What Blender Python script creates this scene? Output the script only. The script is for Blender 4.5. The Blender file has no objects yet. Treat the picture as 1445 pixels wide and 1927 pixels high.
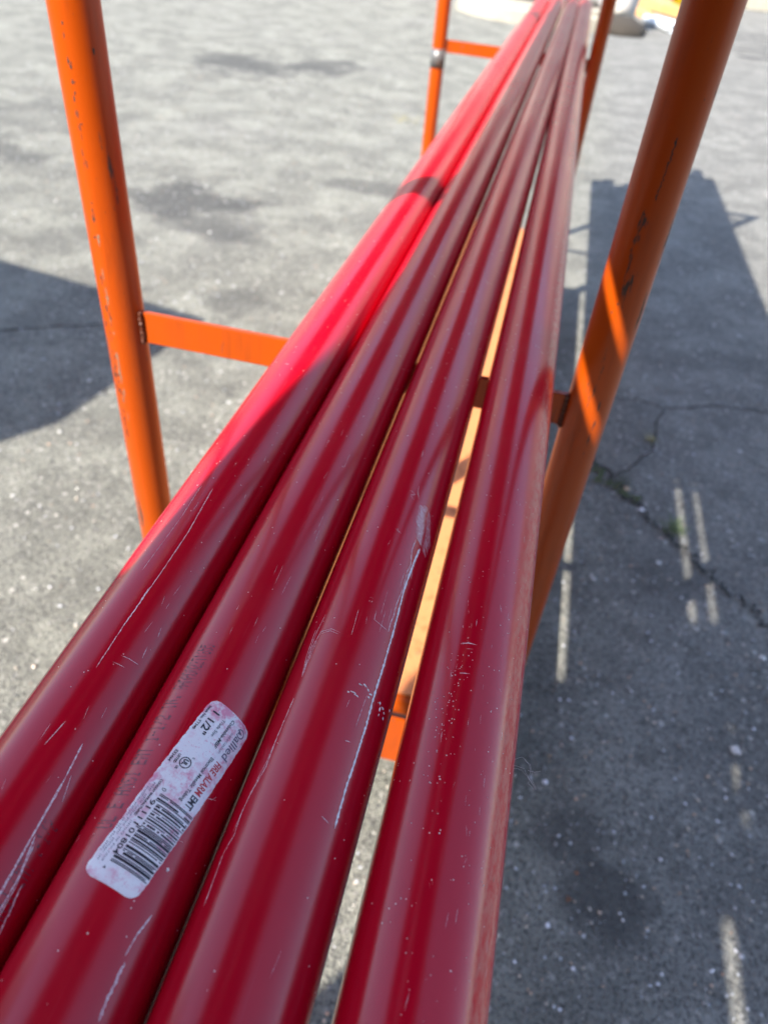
import bpy, bmesh, math, random
import numpy as np
from mathutils import Vector, Matrix
PI = math.pi
rnd = random.Random(7)
scene = bpy.context.scene
C = scene.collection

# ------------------------------------------------------------------ camera
cam_d = bpy.data.cameras.new('camera')
cam = bpy.data.objects.new('camera', cam_d); C.objects.link(cam)
right = Vector((0.97061403, 0.22396962, 0.08801149))
up = Vector((-0.21182757, 0.62166217, 0.75409895))
fwd = Vector((-0.11418184, 0.75058228, -0.65083696))
CAM_Z = 0.90
m = Matrix.Identity(4)
for i in range(3):
    m[i][0] = right[i]; m[i][1] = up[i]; m[i][2] = -fwd[i]
m[2][3] = CAM_Z
cam.matrix_world = m
cam_d.sensor_fit = 'HORIZONTAL'; cam_d.sensor_width = 7.3
cam_d.lens = 1384.7 / 1445 * 7.3
cam_d.clip_start = 0.02; cam_d.clip_end = 400
cam_d.dof.use_dof = True
cam_d.dof.focus_distance = 0.30
cam_d.dof.aperture_fstop = 2.6
scene.camera = cam

# ------------------------------------------------------------------ sky + sun
KX, KY = 0.54, 0.82                       # horizontal run of the light per metre of drop
elev = math.atan2(1.0, math.hypot(KX, KY))
world = bpy.data.worlds.new('World'); scene.world = world; world.use_nodes = True
wn = world.node_tree.nodes; wl = world.node_tree.links
sky = wn.new('ShaderNodeTexSky'); sky.sky_type = 'NISHITA'; sky.sun_disc = False
sky.sun_elevation = elev; sky.sun_rotation = math.atan2(-KX, -KY)
sky.air_density = 1.0; sky.dust_density = 0.8; sky.ozone_density = 1.0
wl.new(sky.outputs[0], wn['Background'].inputs[0])
wn['Background'].inputs[1].default_value = 0.15
sun_d = bpy.data.lights.new('sun', 'SUN'); sun_d.energy = 4.2; sun_d.angle = math.radians(0.53)
sun_d.color = (1.0, 0.94, 0.84)
sun = bpy.data.objects.new('sun', sun_d); C.objects.link(sun)
sun.rotation_euler = Vector((KX, KY, -1)).to_track_quat('-Z', 'Y').to_euler()
sun.location = (-5, -8, 10)
scene.view_settings.view_transform = 'Standard'
scene.view_settings.look = 'None'
scene.view_settings.exposure = 1.78
scene.view_settings.gamma = 1

# ------------------------------------------------------------------ materials
class NT:
    def __init__(s, name):
        s.m = bpy.data.materials.new(name); s.m.use_nodes = True
        s.t = s.m.node_tree; s.n = s.t.nodes; s.l = s.t.links
        s.b = s.n['Principled BSDF']
    def add(s, typ, ins=None, **kw):
        nd = s.n.new(typ)
        for k, v in kw.items(): setattr(nd, k, v)
        for k, v in (ins or {}).items():
            if hasattr(v, 'is_linked') or isinstance(v, bpy.types.NodeSocket): s.l.new(v, nd.inputs[k])
            else: nd.inputs[k].default_value = v
        return nd
    def math(s, op, a, b=None, c=None, clamp=False):
        nd = s.add('ShaderNodeMath', operation=op); nd.use_clamp = clamp
        for i, v in enumerate((a, b, c)):
            if v is None: continue
            if isinstance(v, bpy.types.NodeSocket): s.l.new(v, nd.inputs[i])
            else: nd.inputs[i].default_value = v
        return nd.outputs[0]
    def ramp(s, v, lo, hi, a=0.0, b=1.0):
        nd = s.add('ShaderNodeMapRange', {'Value': v, 'From Min': lo, 'From Max': hi, 'To Min': a, 'To Max': b})
        nd.interpolation_type = 'SMOOTHSTEP'; return nd.outputs[0]
    def mix(s, f, a, b, mode='MIX'):
        nd = s.n.new('ShaderNodeMix'); nd.data_type = 'RGBA'; nd.blend_type = mode
        for k, v in ((0, f), (6, a), (7, b)):
            if isinstance(v, bpy.types.NodeSocket): s.l.new(v, nd.inputs[k])
            else: nd.inputs[k].default_value = v if k == 0 else (*v, 1) if len(v) == 3 else v
        return nd.outputs[2]
    def coord(s, scale=(1, 1, 1), which='Object'):
        tc = s.n.new('ShaderNodeTexCoord'); mp = s.n.new('ShaderNodeMapping')
        s.l.new(tc.outputs[which], mp.inputs[0]); mp.inputs['Scale'].default_value = scale
        return mp.outputs[0]
    def noise(s, vec, scale, detail=3, rough=0.55):
        return s.add('ShaderNodeTexNoise', {'Vector': vec, 'Scale': scale, 'Detail': detail, 'Roughness': rough}).outputs['Fac']
    def voro(s, vec, scale, feature='F1'):
        return s.add('ShaderNodeTexVoronoi', {'Vector': vec, 'Scale': scale}, feature=feature)
    def bump(s, h, strength, dist):
        nd = s.add('ShaderNodeBump', {'Height': h, 'Strength': strength, 'Distance': dist})
        s.l.new(nd.outputs[0], s.b.inputs['Normal']); return nd
    def set(s, **kw):
        for k, v in kw.items():
            k = k.replace('_', ' ')
            if isinstance(v, bpy.types.NodeSocket): s.l.new(v, s.b.inputs[k])
            else: s.b.inputs[k].default_value = (*v, 1) if isinstance(v, tuple) and len(v) == 3 else v
        return s.m

def simple(name, col, rough=0.6, metal=0.0, var=0.12, scale=30):
    t = NT(name); v = t.coord(); f = t.noise(v, scale, 4)
    dark = tuple(c * (1 - var * 2) for c in col)
    return t.set(Base_Color=t.mix(f, col, dark), Roughness=rough, Metallic=metal)

def paint_red(name, pale_mottle=0.0, seed=0.0):
    t = NT(name)
    v = t.coord(); vs = t.coord((1, 0.03, 1)); v2 = t.add('ShaderNodeVectorMath', {0: v, 1: (seed, seed * 1.7, seed)}, operation='ADD').outputs[0]
    base = t.mix(t.noise(v2, 9, 2), (0.54, 0.001, 0.017), (0.43, 0.001, 0.014))
    # dust specks: sparse, uneven
    vo = t.voro(v2, 900)
    rnd_ = t.add('ShaderNodeSeparateColor', {0: vo.outputs['Color']}).outputs[0]
    clus = t.ramp(t.noise(v2, 22, 4, .7), 0.40, 0.80)
    thr = t.math('MULTIPLY_ADD', clus, -0.030 - 0.03 * pale_mottle, 0.997)
    pick = t.math('GREATER_THAN', rnd_, thr)
    near = t.math('LESS_THAN', vo.outputs['Distance'], 0.22)
    speck = t.math('MULTIPLY', pick, near)
    vo2 = t.voro(v2, 330); r2 = t.add('ShaderNodeSeparateColor', {0: vo2.outputs['Color']}).outputs[1]
    sp2 = t.math('MULTIPLY', t.math('GREATER_THAN', r2, 0.9985), t.math('LESS_THAN', vo2.outputs['Distance'], 0.09))
    speck = t.math('MAXIMUM', speck, sp2)
    # fine long rub lines
    rub = t.ramp(t.noise(vs, 700, 2, 0.6), 0.60, 0.80)
    rubm = t.math('MULTIPLY', rub, t.ramp(t.noise(v2, 14, 2), 0.45, 0.7))
    col = t.mix(t.math('MULTIPLY', rubm, 0.10), base, (0.60, 0.25, 0.27))
    film = t.noise(v2, 4.0, 5, 0.7)
    col = t.mix(t.ramp(film, 0.5, 0.85, 0.0, 0.035 + 0.07 * pale_mottle), col, (0.45, 0.25, 0.22))
    if pale_mottle:       # paler mottled band with dark flecks along the outer flank
        sx = t.add('ShaderNodeSeparateXYZ', {0: t.coord((1, 1, 1))})
        side = t.ramp(sx.outputs[0], 0.0125, 0.0165)
        gr = t.math('MULTIPLY', side, t.ramp(t.noise(t.coord((1, 0.35, 1)), 420, 4, 0.75), 0.35, 0.62))
        col = t.mix(t.math('MULTIPLY', gr, 0.34), col, (0.50, 0.27, 0.22))
        blk = t.math('MULTIPLY', side, t.ramp(t.noise(t.coord((1, 0.2, 1)), 900, 3, 0.7), 0.64, 0.72))
        col = t.mix(t.math('MULTIPLY', blk, 0.6), col, (0.05, 0.03, 0.03))
    col = t.mix(speck, col, (0.85, 0.66, 0.62))
    rough = t.math('ADD', t.ramp(film, 0.3, 0.8, 0.18, 0.29), t.math('MULTIPLY', speck, 0.3))
    t.bump(t.math('ADD', t.math('MULTIPLY', t.noise(v2, 260, 3), 0.5), t.math('MULTIPLY', speck, 0.6)), 0.10, 0.0006)
    return t.set(Base_Color=col, Roughness=rough, Specular_IOR_Level=0.5, IOR=1.5)

def paint_orange(name, col=(0.37, 0.054, 0.001), worn=(0.035, 0.022, 0.018), amount=0.5, rough=0.33):
    t = NT(name); v = t.coord(); vs = t.coord((1, 1, 0.12))
    base = t.mix(t.noise(v, 7, 3), col, tuple(c * 0.86 for c in col))
    st = t.ramp(t.noise(vs, 60, 4, 0.7), 0.50, 0.72)
    base = t.mix(t.math('MULTIPLY', st, 0.5), base, (0.20, 0.035, 0.006))
    ch = t.math('MULTIPLY', t.ramp(t.noise(vs, 95, 6, 0.72), 0.645 - 0.05 * amount, 0.665 - 0.05 * amount),
                t.ramp(t.noise(v, 5.5, 2), 0.42, 0.55))
    inner = t.mix(t.noise(v, 300, 2), worn, (0.09, 0.055, 0.035))
    c = t.mix(ch, base, inner)
    t.bump(t.math('SUBTRACT', t.math('MULTIPLY', t.noise(v, 55, 3), 0.35), t.math('MULTIPLY', ch, 0.6)), 0.25, 0.0007)
    return t.set(Base_Color=c, Roughness=t.math('MULTIPLY_ADD', ch, 0.35, rough), Specular_IOR_Level=0.32)

def asphalt():
    t = NT('asphalt'); v = t.coord(); sep = t.add('ShaderNodeSeparateXYZ', {0: v})
    big = t.noise(v, 1.1, 4, 0.6); mid = t.noise(v, 5.0, 5, 0.65); fine = t.noise(v, 190, 4, 0.75)
    far = t.ramp(sep.outputs[0], 0.05, 0.40)          # darker tone right of the rack: ground shade put into the colour
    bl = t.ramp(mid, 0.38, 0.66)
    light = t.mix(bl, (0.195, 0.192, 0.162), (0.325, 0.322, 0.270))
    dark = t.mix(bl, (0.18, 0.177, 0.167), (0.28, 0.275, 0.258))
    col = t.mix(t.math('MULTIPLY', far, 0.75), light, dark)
    col = t.mix(t.ramp(big, 0.5, 0.72, 0, 0.35), col, (0.30, 0.29, 0.265))
    v9 = t.voro(v, 88); r9 = t.add('ShaderNodeSeparateColor', {0: v9.outputs['Color']}).outputs[2]
    patch = t.noise(v, 13, 4, 0.7)
    col = t.mix(t.ramp(patch, 0.50, 0.30, 0, 0.5), col, (0.088, 0.086, 0.074))
    col = t.mix(t.math('MULTIPLY', t.ramp(v9.outputs['Distance'], 0.5, 0.2), t.ramp(r9, 0.6, 1.0, 0, 0.55)), col, (0.46, 0.44, 0.40))
    # aggregate
    vo = t.voro(v, 185); rc = t.add('ShaderNodeSeparateColor', {0: vo.outputs['Color']})
    stone = t.ramp(vo.outputs['Distance'], 0.42, 0.25)
    tone = t.mix(rc.outputs[0], (0.07, 0.07, 0.072), (0.42, 0.40, 0.36))
    col = t.mix(t.math('MULTIPLY', stone, t.ramp(rc.outputs[1], 0.35, 0.6, 0, 0.72)), col, tone)
    pit = t.ramp(fine, 0.52, 0.38, 0, 0.75)
    col = t.mix(pit, col, (0.05, 0.049, 0.048))
    vb = t.voro(v, 62); rb = t.add('ShaderNodeSeparateColor', {0: vb.outputs['Color']})
    bs = t.math('MULTIPLY', t.math('GREATER_THAN', rb.outputs[0], 0.93), t.math('LESS_THAN', vb.outputs['Distance'], 0.26))
    col = t.mix(t.math('MULTIPLY', bs, 0.75), col, (0.58, 0.55, 0.50))
    # oil stains where they lie
    for (x, y, rx, ry, s) in ((-1.19, 2.45, .26, .17, .85), (-1.02, 2.24, .18, .11, .7), (-1.83, 4.7, .35, .3, .8), (-1.43, 5.0, .2, .3, .7), (-2.1, 2.6, .3, .12, .6), (-.62, 2.9, .22, .1, .5), (-.75, 1.75, .13, .08, .45),
                              (-1.30, 1.95, .16, .12, .25), (.26, .44, .07, .06, .8), (.22, .50, .05, .06, .7), (.40, 1.05, .12, .07, .4), (-.7, 1.5, .2, .1, .22), (-2.2, 3.1, .4, .3, .3), (.9, 1.9, .4, .12, .25)):
        dx = t.math('DIVIDE', t.math('SUBTRACT', sep.outputs[0], x), rx); dy = t.math('DIVIDE', t.math('SUBTRACT', sep.outputs[1], y), ry)
        d = t.math('SQRT', t.math('ADD', t.math('MULTIPLY', dx, dx), t.math('MULTIPLY', dy, dy)))
        d = t.math('ADD', d, t.math('MULTIPLY_ADD', mid, 2.2, -1.1))
        col = t.mix(t.ramp(d, 1.25, 0.55, 0, s), col, (0.07, 0.069, 0.066))
    h = t.math('ADD', t.math('MULTIPLY', fine, 1.0), t.math('MULTIPLY', stone, 0.45))
    h = t.math('ADD', h, t.math('MULTIPLY', t.noise(v, 60, 3, .6), .5))
    t.bump(h, 1.0, 0.0085)
    return t.set(Base_Color=col, Roughness=t.ramp(rc.outputs[2], 0.9, 1.0, 0.82, 0.42), Specular_IOR_Level=0.4)

def sticker_mat():
    t = NT('sticker_paper'); v = t.coord()
    a = t.ramp(t.noise(v, 160, 5, 0.75), 0.44, 0.64); b = t.ramp(t.noise(v, 620, 3, 0.7), 0.58, 0.74)
    blot = t.math('MULTIPLY', t.ramp(t.noise(v, 60, 3, 0.6), 0.36, 0.58), 1.0)
    k = t.math('MAXIMUM', t.math('MULTIPLY', a, blot), t.math('MULTIPLY', b, 0.75))
    col = t.mix(k, (0.90, 0.89, 0.90), (0.76, 0.28, 0.40))
    d = t.ramp(t.noise(v, 1500, 2), 0.66, 0.72)
    col = t.mix(t.math('MULTIPLY', d, 0.5), col, (0.25, 0.2, 0.25))
    return t.set(Base_Color=col, Roughness=0.38, Specular_IOR_Level=0.5)

M = {}
for i in range(4): M['red%d' % i] = paint_red('red_enamel_%s' % 'abcd'[i], 1.0 if i == 3 else 0.0, i * 3.1)
M['orange'] = paint_orange('orange_paint')
M['deck'] = paint_orange('orange_deck_paint', (0.56, 0.20, 0.075), (0.30, 0.10, 0.05), 0.6, 0.45)
M['galv'] = simple('galvanised_steel', (0.55, 0.56, 0.57), 0.35, 0.9, 0.1)
M['tape'] = simple('grey_tape', (0.16, 0.16, 0.16), 0.35, 0.2, 0.25, 200)
M['rubber'] = simple('black_rubber', (0.03, 0.03, 0.03), 0.7)
M['asphalt'] = asphalt()
M['sticker'] = sticker_mat()
M['ink'] = simple('black_ink', (0.03, 0.03, 0.045), 0.5, 0, 0.3, 900)
M['grey_ink'] = simple('grey_ink', (0.22, 0.20, 0.28), 0.5, 0, 0.2, 900)
M['red_ink'] = simple('red_ink', (0.62, 0.03, 0.04), 0.5, 0, 0.1, 900)
def faded_ink():
    t = NT('faded_stamp_ink'); v = t.coord()
    return t.set(Base_Color=t.mix(t.ramp(t.noise(v, 900, 3, .7), .35, .65), (0.05, 0.02, 0.035), (0.22, 0.02, 0.045)), Roughness=0.4)
M['stamp'] = faded_ink()
def scratch_mat():
    t = NT('scratched_paint'); v = t.coord()
    return t.set(Base_Color=t.mix(t.ramp(t.noise(v, 1400, 3, .7), .40, .66), (0.92, 0.82, 0.82), (0.66, 0.20, 0.24)), Roughness=0.5)
M['scratch'] = scratch_mat()
t = NT('bare_scratch'); M['bare'] = t.set(Base_Color=t.mix(t.ramp(t.noise(t.coord(), 1100, 3, .7), .35, .6), (0.98, 0.97, 0.94), (0.84, 0.76, 0.76)), Roughness=0.5)
M['chip'] = simple('chipped_steel', (0.03, 0.025, 0.022), 0.6)
M['weld'] = simple('burnt_weld', (.12, .028, .010), .55, 0, .3, 200)
M['concrete'] = simple('kerb_concrete', (0.40, 0.365, 0.29), 0.85, 0, 0.2, 9)
M['soil'] = simple('dark_soil', (0.05, 0.04, 0.03), 0.95, 0, 0.3, 60)
M['stone'] = simple('pale_stone', (0.62, 0.58, 0.54), 0.85, 0, 0.2, 14)
M['wood'] = simple('orange_timber', (0.80, 0.42, 0.15), 0.6, 0, 0.2, 20)
M['pvc'] = simple('white_plastic', (0.78, 0.83, 0.86), 0.3, 0, 0.03)
M['yellow'] = simple('yellow_plastic', (0.85, 0.62, 0.01), 0.4, 0, 0.08)
M['pinkred'] = simple('faded_red_plastic', (0.62, 0.12, 0.10), 0.5)
M['darkmetal'] = simple('dark_steel', (0.06, 0.06, 0.07), 0.5)
M['cabinet'] = simple('beige_steel', (0.55, 0.52, 0.46), 0.5)
M['crack'] = simple('crack_filth', (0.022, 0.021, 0.018), 0.95, 0, 0.3, 80)
M['grass'] = simple('weed_green', (0.13, 0.19, 0.05), 0.6, 0, 0.3, 60)
M['drygrass'] = simple('weed_dry', (0.42, 0.36, 0.14), 0.7, 0, 0.2, 60)
M['moss'] = simple('moss', (0.07, 0.085, 0.03), 0.9, 0, 0.3, 90)
M['fibre'] = simple('lint', (0.75, 0.72, 0.66), 0.6)
M['leafbrown'] = simple('dry_leaf', (0.16, 0.08, 0.045), 0.8, 0, 0.2, 80)

# ------------------------------------------------------------------ helpers
def mesh_obj(name, verts, faces, mat, parent=None, smooth=False):
    me = bpy.data.meshes.new(name); me.from_pydata(verts, [], faces); me.update()
    if isinstance(mat, (list, tuple)):
        for x in mat: me.materials.append(x)
    else: me.materials.append(mat)
    if smooth: me.polygons.foreach_set('use_smooth', [True] * len(me.polygons))
    o = bpy.data.objects.new(name, me); C.objects.link(o)
    if parent: o.parent = parent
    return o
def bm_obj(name, bm, mat, parent=None, smooth=False):
    me = bpy.data.meshes.new(name); bm.to_mesh(me); bm.free(); me.materials.append(mat)
    if smooth: me.polygons.foreach_set('use_smooth', [True] * len(me.polygons))
    o = bpy.data.objects.new(name, me); C.objects.link(o)
    if parent: o.parent = parent
    return o
def thing(name, label, cat, loc=(0, 0, 0), rz=0, group=None):
    o = bpy.data.objects.new(name, None); C.objects.link(o); o.empty_display_size = 0.05
    o.location = loc; o.rotation_euler = (0, 0, rz); tag(o, label, cat, group); return o
def tag(o, label, cat, group=None):
    o['label'] = label; o['category'] = cat
    if group: o['group'] = group
    return o
def tube_bm(p0, p1, r, seg=40, rings=1, wall=None, caps=True):
    """round tube between two points; with a wall it is open at its ends"""
    p0 = Vector(p0); p1 = Vector(p1); d = (p1 - p0).normalized()
    a = d.orthogonal().normalized(); b = d.cross(a)
    bm = bmesh.new(); rr = []
    for k in range(rings + 1):
        c = p0.lerp(p1, k / rings)
        rr.append([bm.verts.new(c + (a * math.cos(2 * PI * j / seg) + b * math.sin(2 * PI * j / seg)) * r) for j in range(seg)])
    for k in range(rings):
        for j in range(seg):
            f = bm.faces.new((rr[k][j], rr[k][(j + 1) % seg], rr[k + 1][(j + 1) % seg], rr[k + 1][j])); f.smooth = True
    if wall:
        ri = r - wall; inner = []
        for c in (p0, p1):
            inner.append([bm.verts.new(c + (a * math.cos(2 * PI * j / seg) + b * math.sin(2 * PI * j / seg)) * ri) for j in range(seg)])
        for j in range(seg):
            n = (j + 1) % seg
            bm.faces.new((rr[0][n], rr[0][j], inner[0][j], inner[0][n]))
            bm.faces.new((rr[-1][j], rr[-1][n], inner[1][n], inner[1][j]))
            f = bm.faces.new((inner[0][n], inner[0][j], inner[1][j], inner[1][n])); f.smooth = True
    elif caps:
        bm.faces.new(rr[0][::-1]); bm.faces.new(rr[-1])
    bmesh.ops.recalc_face_normals(bm, faces=bm.faces)
    return bm
def box_bm(x0, x1, y0, y1, z0, z1, bev=0.0, bm=None):
    own = bm is None
    if own: bm = bmesh.new()
    r = bmesh.ops.create_cube(bm, size=1)
    for v in r['verts']:
        v.co = Vector((x0 + (v.co.x + .5) * (x1 - x0), y0 + (v.co.y + .5) * (y1 - y0), z0 + (v.co.z + .5) * (z1 - z0)))
    if bev:
        es = list({e for v in r['verts'] for e in v.link_edges})
        bmesh.ops.bevel(bm, geom=es, offset=bev, segments=2, affect='EDGES')
    return bm

# ------------------------------------------------------------------ ground
def ground():
    xs = np.concatenate([[-150, -40, -12, -6], np.linspace(-3.2, 3.2, 65), [6, 12, 40, 150]])
    ys = np.concatenate([[-150, -40, -10, -3], np.linspace(-0.6, 6.2, 69), [9, 14, 20, 45, 200]])
    v = []; f = []
    for y in ys:
        for x in xs:
            z = 0.0
            if abs(x) < 3.3 and -0.7 < y < 6.3:
                z = -0.002 + 0.002 * math.sin(x * 5.1 + math.sin(y * 3.3)) * math.sin(y * 4.3 + x * 1.7)
            v.append((x, y, z))
    nx = len(xs)
    for j in range(len(ys) - 1):
        for i in range(nx - 1):
            a = j * nx + i; f.append((a, a + 1, a + nx + 1, a + nx))
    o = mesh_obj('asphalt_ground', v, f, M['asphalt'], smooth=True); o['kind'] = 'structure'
ground()

lightst_early = simple('white_gravel', (0.66, 0.65, 0.62), 0.3, 0, .3, 120)
def chips():
    """loose and half buried aggregate, small faceted stones"""
    base = np.array([(1, 0, 0), (-1, 0, 0), (0, 1, 0), (0, -1, 0), (0, 0, 1), (0, 0, -1)], float)
    fc = np.array([(0, 2, 4), (2, 1, 4), (1, 3, 4), (3, 0, 4), (2, 0, 5), (1, 2, 5), (3, 1, 5), (0, 3, 5)])
    rs = np.random.RandomState(4)
    def batch(n, xr, yr, smin, smax, name, mat, pw=2.5):
        P = np.stack([rs.uniform(*xr, n), rs.uniform(*yr, n), np.zeros(n)], 1)
        S = smin + (smax - smin) * rs.rand(n) ** pw
        V = base[None] * (S[:, None, None] * rs.uniform(.55, 1.25, (n, 6, 1))) * np.array([1, 1, .45])
        A = rs.uniform(0, 2 * PI, n); c, s = np.cos(A)[:, None], np.sin(A)[:, None]
        X = V[..., 0] * c - V[..., 1] * s; Y = V[..., 0] * s + V[..., 1] * c
        V = np.stack([X, Y, V[..., 2] + (S * .12)[:, None]], -1) + P[:, None]
        F = (fc[None] + (np.arange(n) * 6)[:, None, None]).reshape(-1, 3)
        o = mesh_obj(name, V.reshape(-1, 3).tolist(), F.tolist(), mat); o['kind'] = 'stuff'
        tag(o, 'small loose stone chips scattered over the grey asphalt', 'stone chips')
        return o
    t = NT('stone_chips'); oi = t.add('ShaderNodeNewGeometry').outputs['Random Per Island']
    cr = t.add('ShaderNodeValToRGB', {'Fac': oi}); e = cr.color_ramp.elements
    e[0].color = (0.07, 0.07, 0.07, 1); e[1].color = (0.62, 0.61, 0.62, 1); e[1].position = 1
    for p, c in ((.3, (.22, .21, .2, 1)), (.55, (.38, .33, .27, 1)), (.7, (.42, .26, .17, 1)), (.74, (.30, .32, .34, 1)), (.9, (.50, .50, .52, 1))):
        k = e.new(p); k.color = c
    t.set(Base_Color=cr.outputs[0], Roughness=0.35)
    batch(17000, (-0.4, 0.95), (0.05, 1.9), .0006, .0034, 'stone_chips', t.m)
    a = bpy.data.objects['stone_chips']; a['label'] = 'small loose stone chips scattered on the shaded asphalt beside the rack'
    b = batch(20000, (-2.6, -0.4), (0.3, 4.5), .0008, .0042, 'gravel_chips', t.m, 3)
    b['label'] = 'pale gravel chips scattered over the sunlit asphalt behind the left post'
    d = batch(2600, (-3.0, 2.4), (0.8, 6.5), .0022, .0075, 'gravel', lightst_early, 1.6)
    d['label'] = 'sparse white gravel glinting on the sunlit asphalt'
    c = batch(5000, (-0.4, 2.6), (1.9, 6), .001, .0045, 'grit', t.m, 3)
    c['label'] = 'pale grit scattered over the sunlit asphalt beyond the stepped shadow'
chips()

def ribbon(name, pts, w, mat, z=0.0012, jag=0.35, seed=1, sub=14):
    r = random.Random(seed); P = []
    for a, b in zip(pts[:-1], pts[1:]):
        for k in range(sub): P.append(Vector(a).lerp(Vector(b), k / sub))
    P.append(Vector(pts[-1]))
    L = len(P); off = 0; v = []; f = []
    for i, p in enumerate(P):
        d = (P[min(i + 1, L - 1)] - P[max(i - 1, 0)]).normalized(); n = Vector((-d.y, d.x))
        off = off * .72 + r.uniform(-1, 1) * w * jag * 2.2
        ww = w * (.35 + .9 * r.random()) * min(1, (i + 1) / 4, (L - i) / 4)
        q = p + n * off
        v += [(*(q + n * ww / 2), z), (*(q - n * ww / 2), z)]
        if i: a = 2 * i; f.append((a - 2, a - 1, a + 1, a))
    o = mesh_obj(name, v, f, mat); o['kind'] = 'structure'; return o
ribbon('asphalt_crack', [(.20, 1.37), (.237, 1.323), (.318, 1.222), (.36, 1.16), (.411, 1.093), (.48, 1.031), (.529, .969), (.62, .87), (.8, .74)], .0095, M['crack'], seed=3, sub=26, jag=.55)
ribbon('asphalt_crack', [(.24, 1.62), (.33, 1.645), (.407, 1.627), (.52, 1.69), (.649, 1.705), (.9, 1.74)], .004, M['crack'], seed=5)
ribbon('asphalt_crack', [(.40, 1.63), (.377, 1.544), (.359, 1.427), (.30, 1.33), (.262, 1.29)], .004, M['crack'], seed=8)
ribbon('asphalt_crack', [(-1.6, 1.2), (-1.201, 1.384), (-1.004, 1.505), (-.9, 1.56)], .006, M['crack'], seed=9)
ribbon('moss_in_crack', [(.235, 1.335), (.285, 1.28), (.318, 1.225)], .022, M['moss'], z=.0022, seed=12)

def tuft(name, x, y, n, h, spread, mat, label, seed):
    r = random.Random(seed); v = []; f = []
    for k in range(n):
        a = r.uniform(0, 2 * PI); L = h * r.uniform(.5, 1.1); bend = r.uniform(.5, 1.3)
        bx, by = r.gauss(0, spread * .25), r.gauss(0, spread * .25); w = r.uniform(.0006, .0014)
        px = Vector((-math.sin(a), math.cos(a), 0)) * w; i0 = len(v)
        for s in range(4):
            u = s / 3; c = Vector((bx + math.cos(a) * L * bend * u * u, by + math.sin(a) * L * bend * u * u, L * (u - .35 * u * u)))
            q = px * (1 - u * .9); v += [tuple(c + q), tuple(c - q)]
            if s: b = i0 + 2 * s; f.append((b - 2, b - 1, b + 1, b))
    o = mesh_obj(name, v, f, mat); o.location = (x, y, .001); tag(o, label, 'weed'); return o
tuft('weed_tuft', .386, 1.165, 60, .030, .035, M['grass'], 'green grass tuft growing in the crack beside the two thin light strips', 1)
tuft('weed_tuft', .356, 1.469, 26, .018, .02, M['drygrass'], 'small yellowish weed at the upper end of the branching crack', 2)
tuft('weed_tuft', .292, 1.285, 40, .016, .045, M['moss'], 'dark mossy weed in the crack close to the right orange post', 3)
tuft('weed_tuft', -.72, 3.95, 40, .045, .10, M['drygrass'], 'dry yellow weed on the sunlit asphalt left of the far taped post', 4)

def pebble(x, y, s, mat, label, seed, flat=.5):
    r = random.Random(seed); bm = bmesh.new(); bmesh.ops.create_icosphere(bm, subdivisions=2, radius=s)
    k = Vector((r.uniform(-3, 3), r.uniform(-3, 3), r.uniform(-3, 3)))
    for vv in bm.verts:
        n = vv.co.normalized(); vv.co *= 1 + .28 * math.sin(n.x * 3 + k.x) * math.sin(n.y * 4 + k.y) + r.uniform(-.08, .08)
        vv.co.z *= flat
    o = bm_obj('pebble', bm, mat); o.location = (x, y, s * flat * .7); o.rotation_euler = (0, 0, r.uniform(0, 6)); tag(o, label, 'pebble')
lightst = simple('white_quartz', (0.72, 0.72, 0.76), 0.5, 0, .1, 200)
pebble(.441, .690, .0075, M['stone'], 'flat grey pebble on the shaded asphalt near the right edge', 1, .4)
pebble(.328, 1.208, .0055, lightst, 'white pebble in the crack between the moss and the green tuft', 2)
pebble(.300, 1.158+.11, .006, simple('tan_pebble', (.5, .38, .25), .7), 'tan pebble above the mossy weed in the crack', 3)
pebble(.174, .565, .004, lightst, 'small white pebble right of the lint on the outermost pipe', 4)
pebble(.220, .454, .0022, simple('rust_pebble', (.35, .13, .06), .7), 'small rust coloured pebble on the dark stain at the bottom', 5)
o = mesh_obj('dry_leaf', [(0, 0, 0), (.012, .003, .003), (.02, .012, .001), (.008, .012, .004), (.003, .02, .001)], [(0, 1, 3), (1, 2, 3), (0, 3, 4)], M['leafbrown'])
o.location = (.207, .415, .003); o.scale = (.45, .45, .6); tag(o, 'tiny brown dry leaf on the dark asphalt stain at the bottom', 'leaf')

# ------------------------------------------------------------------ the orange rack
RP = 0.01648
XL, XR, YN, YF = -0.3089, 0.0694, 0.5031, 2.0779
HP = 0.6416                                          # axis height of the pipes on the middle shelf
ZBAR = HP - 0.02274
rack = thing('pipe_rack', 'orange painted steel pipe rack with round posts, flat crossbars and a lower deck', 'rack', (-.12, 1.3, 0))
RO = Vector(rack.location)
def rk(name, bm, mat, parent=None):
    bmesh.ops.translate(bm, verts=bm.verts, vec=-RO)
    return bm_obj(name, bm, mat, parent or rack)
TOP = 1.50
posts = []
for (x, y, dx) in ((XL, YN, 0), (XR, YN, 0), (XL - .0053, YF, 0), (XR - .0094, YF, 0)):
    lean = .0073 if x < -.1 else .0055
    bm = tube_bm((x + lean * (HP - .085), y, .085), (x - lean * (TOP - HP), y, TOP), RP, 48, 24)
    p = rk('post', bm, M['orange']); posts.append(p)
    # weld beads where bars meet the post
    for zc in (ZBAR - .0135, 1.0 - .0135 + .01):
        s = 1 if x < -.1 else -1
        bw = bmesh.new()
        for k in range(7):
            a = bmesh.ops.create_icosphere(bw, subdivisions=2, radius=.0028)
            for vv in a['verts']:
                vv.co.x *= .8; vv.co += Vector((x + s * (RP + .0006), y - .0035 + rnd.uniform(-.0006, .0006), zc + (k - 3) * .0040))
        rk('weld', bw, M['weld'], p)
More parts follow.
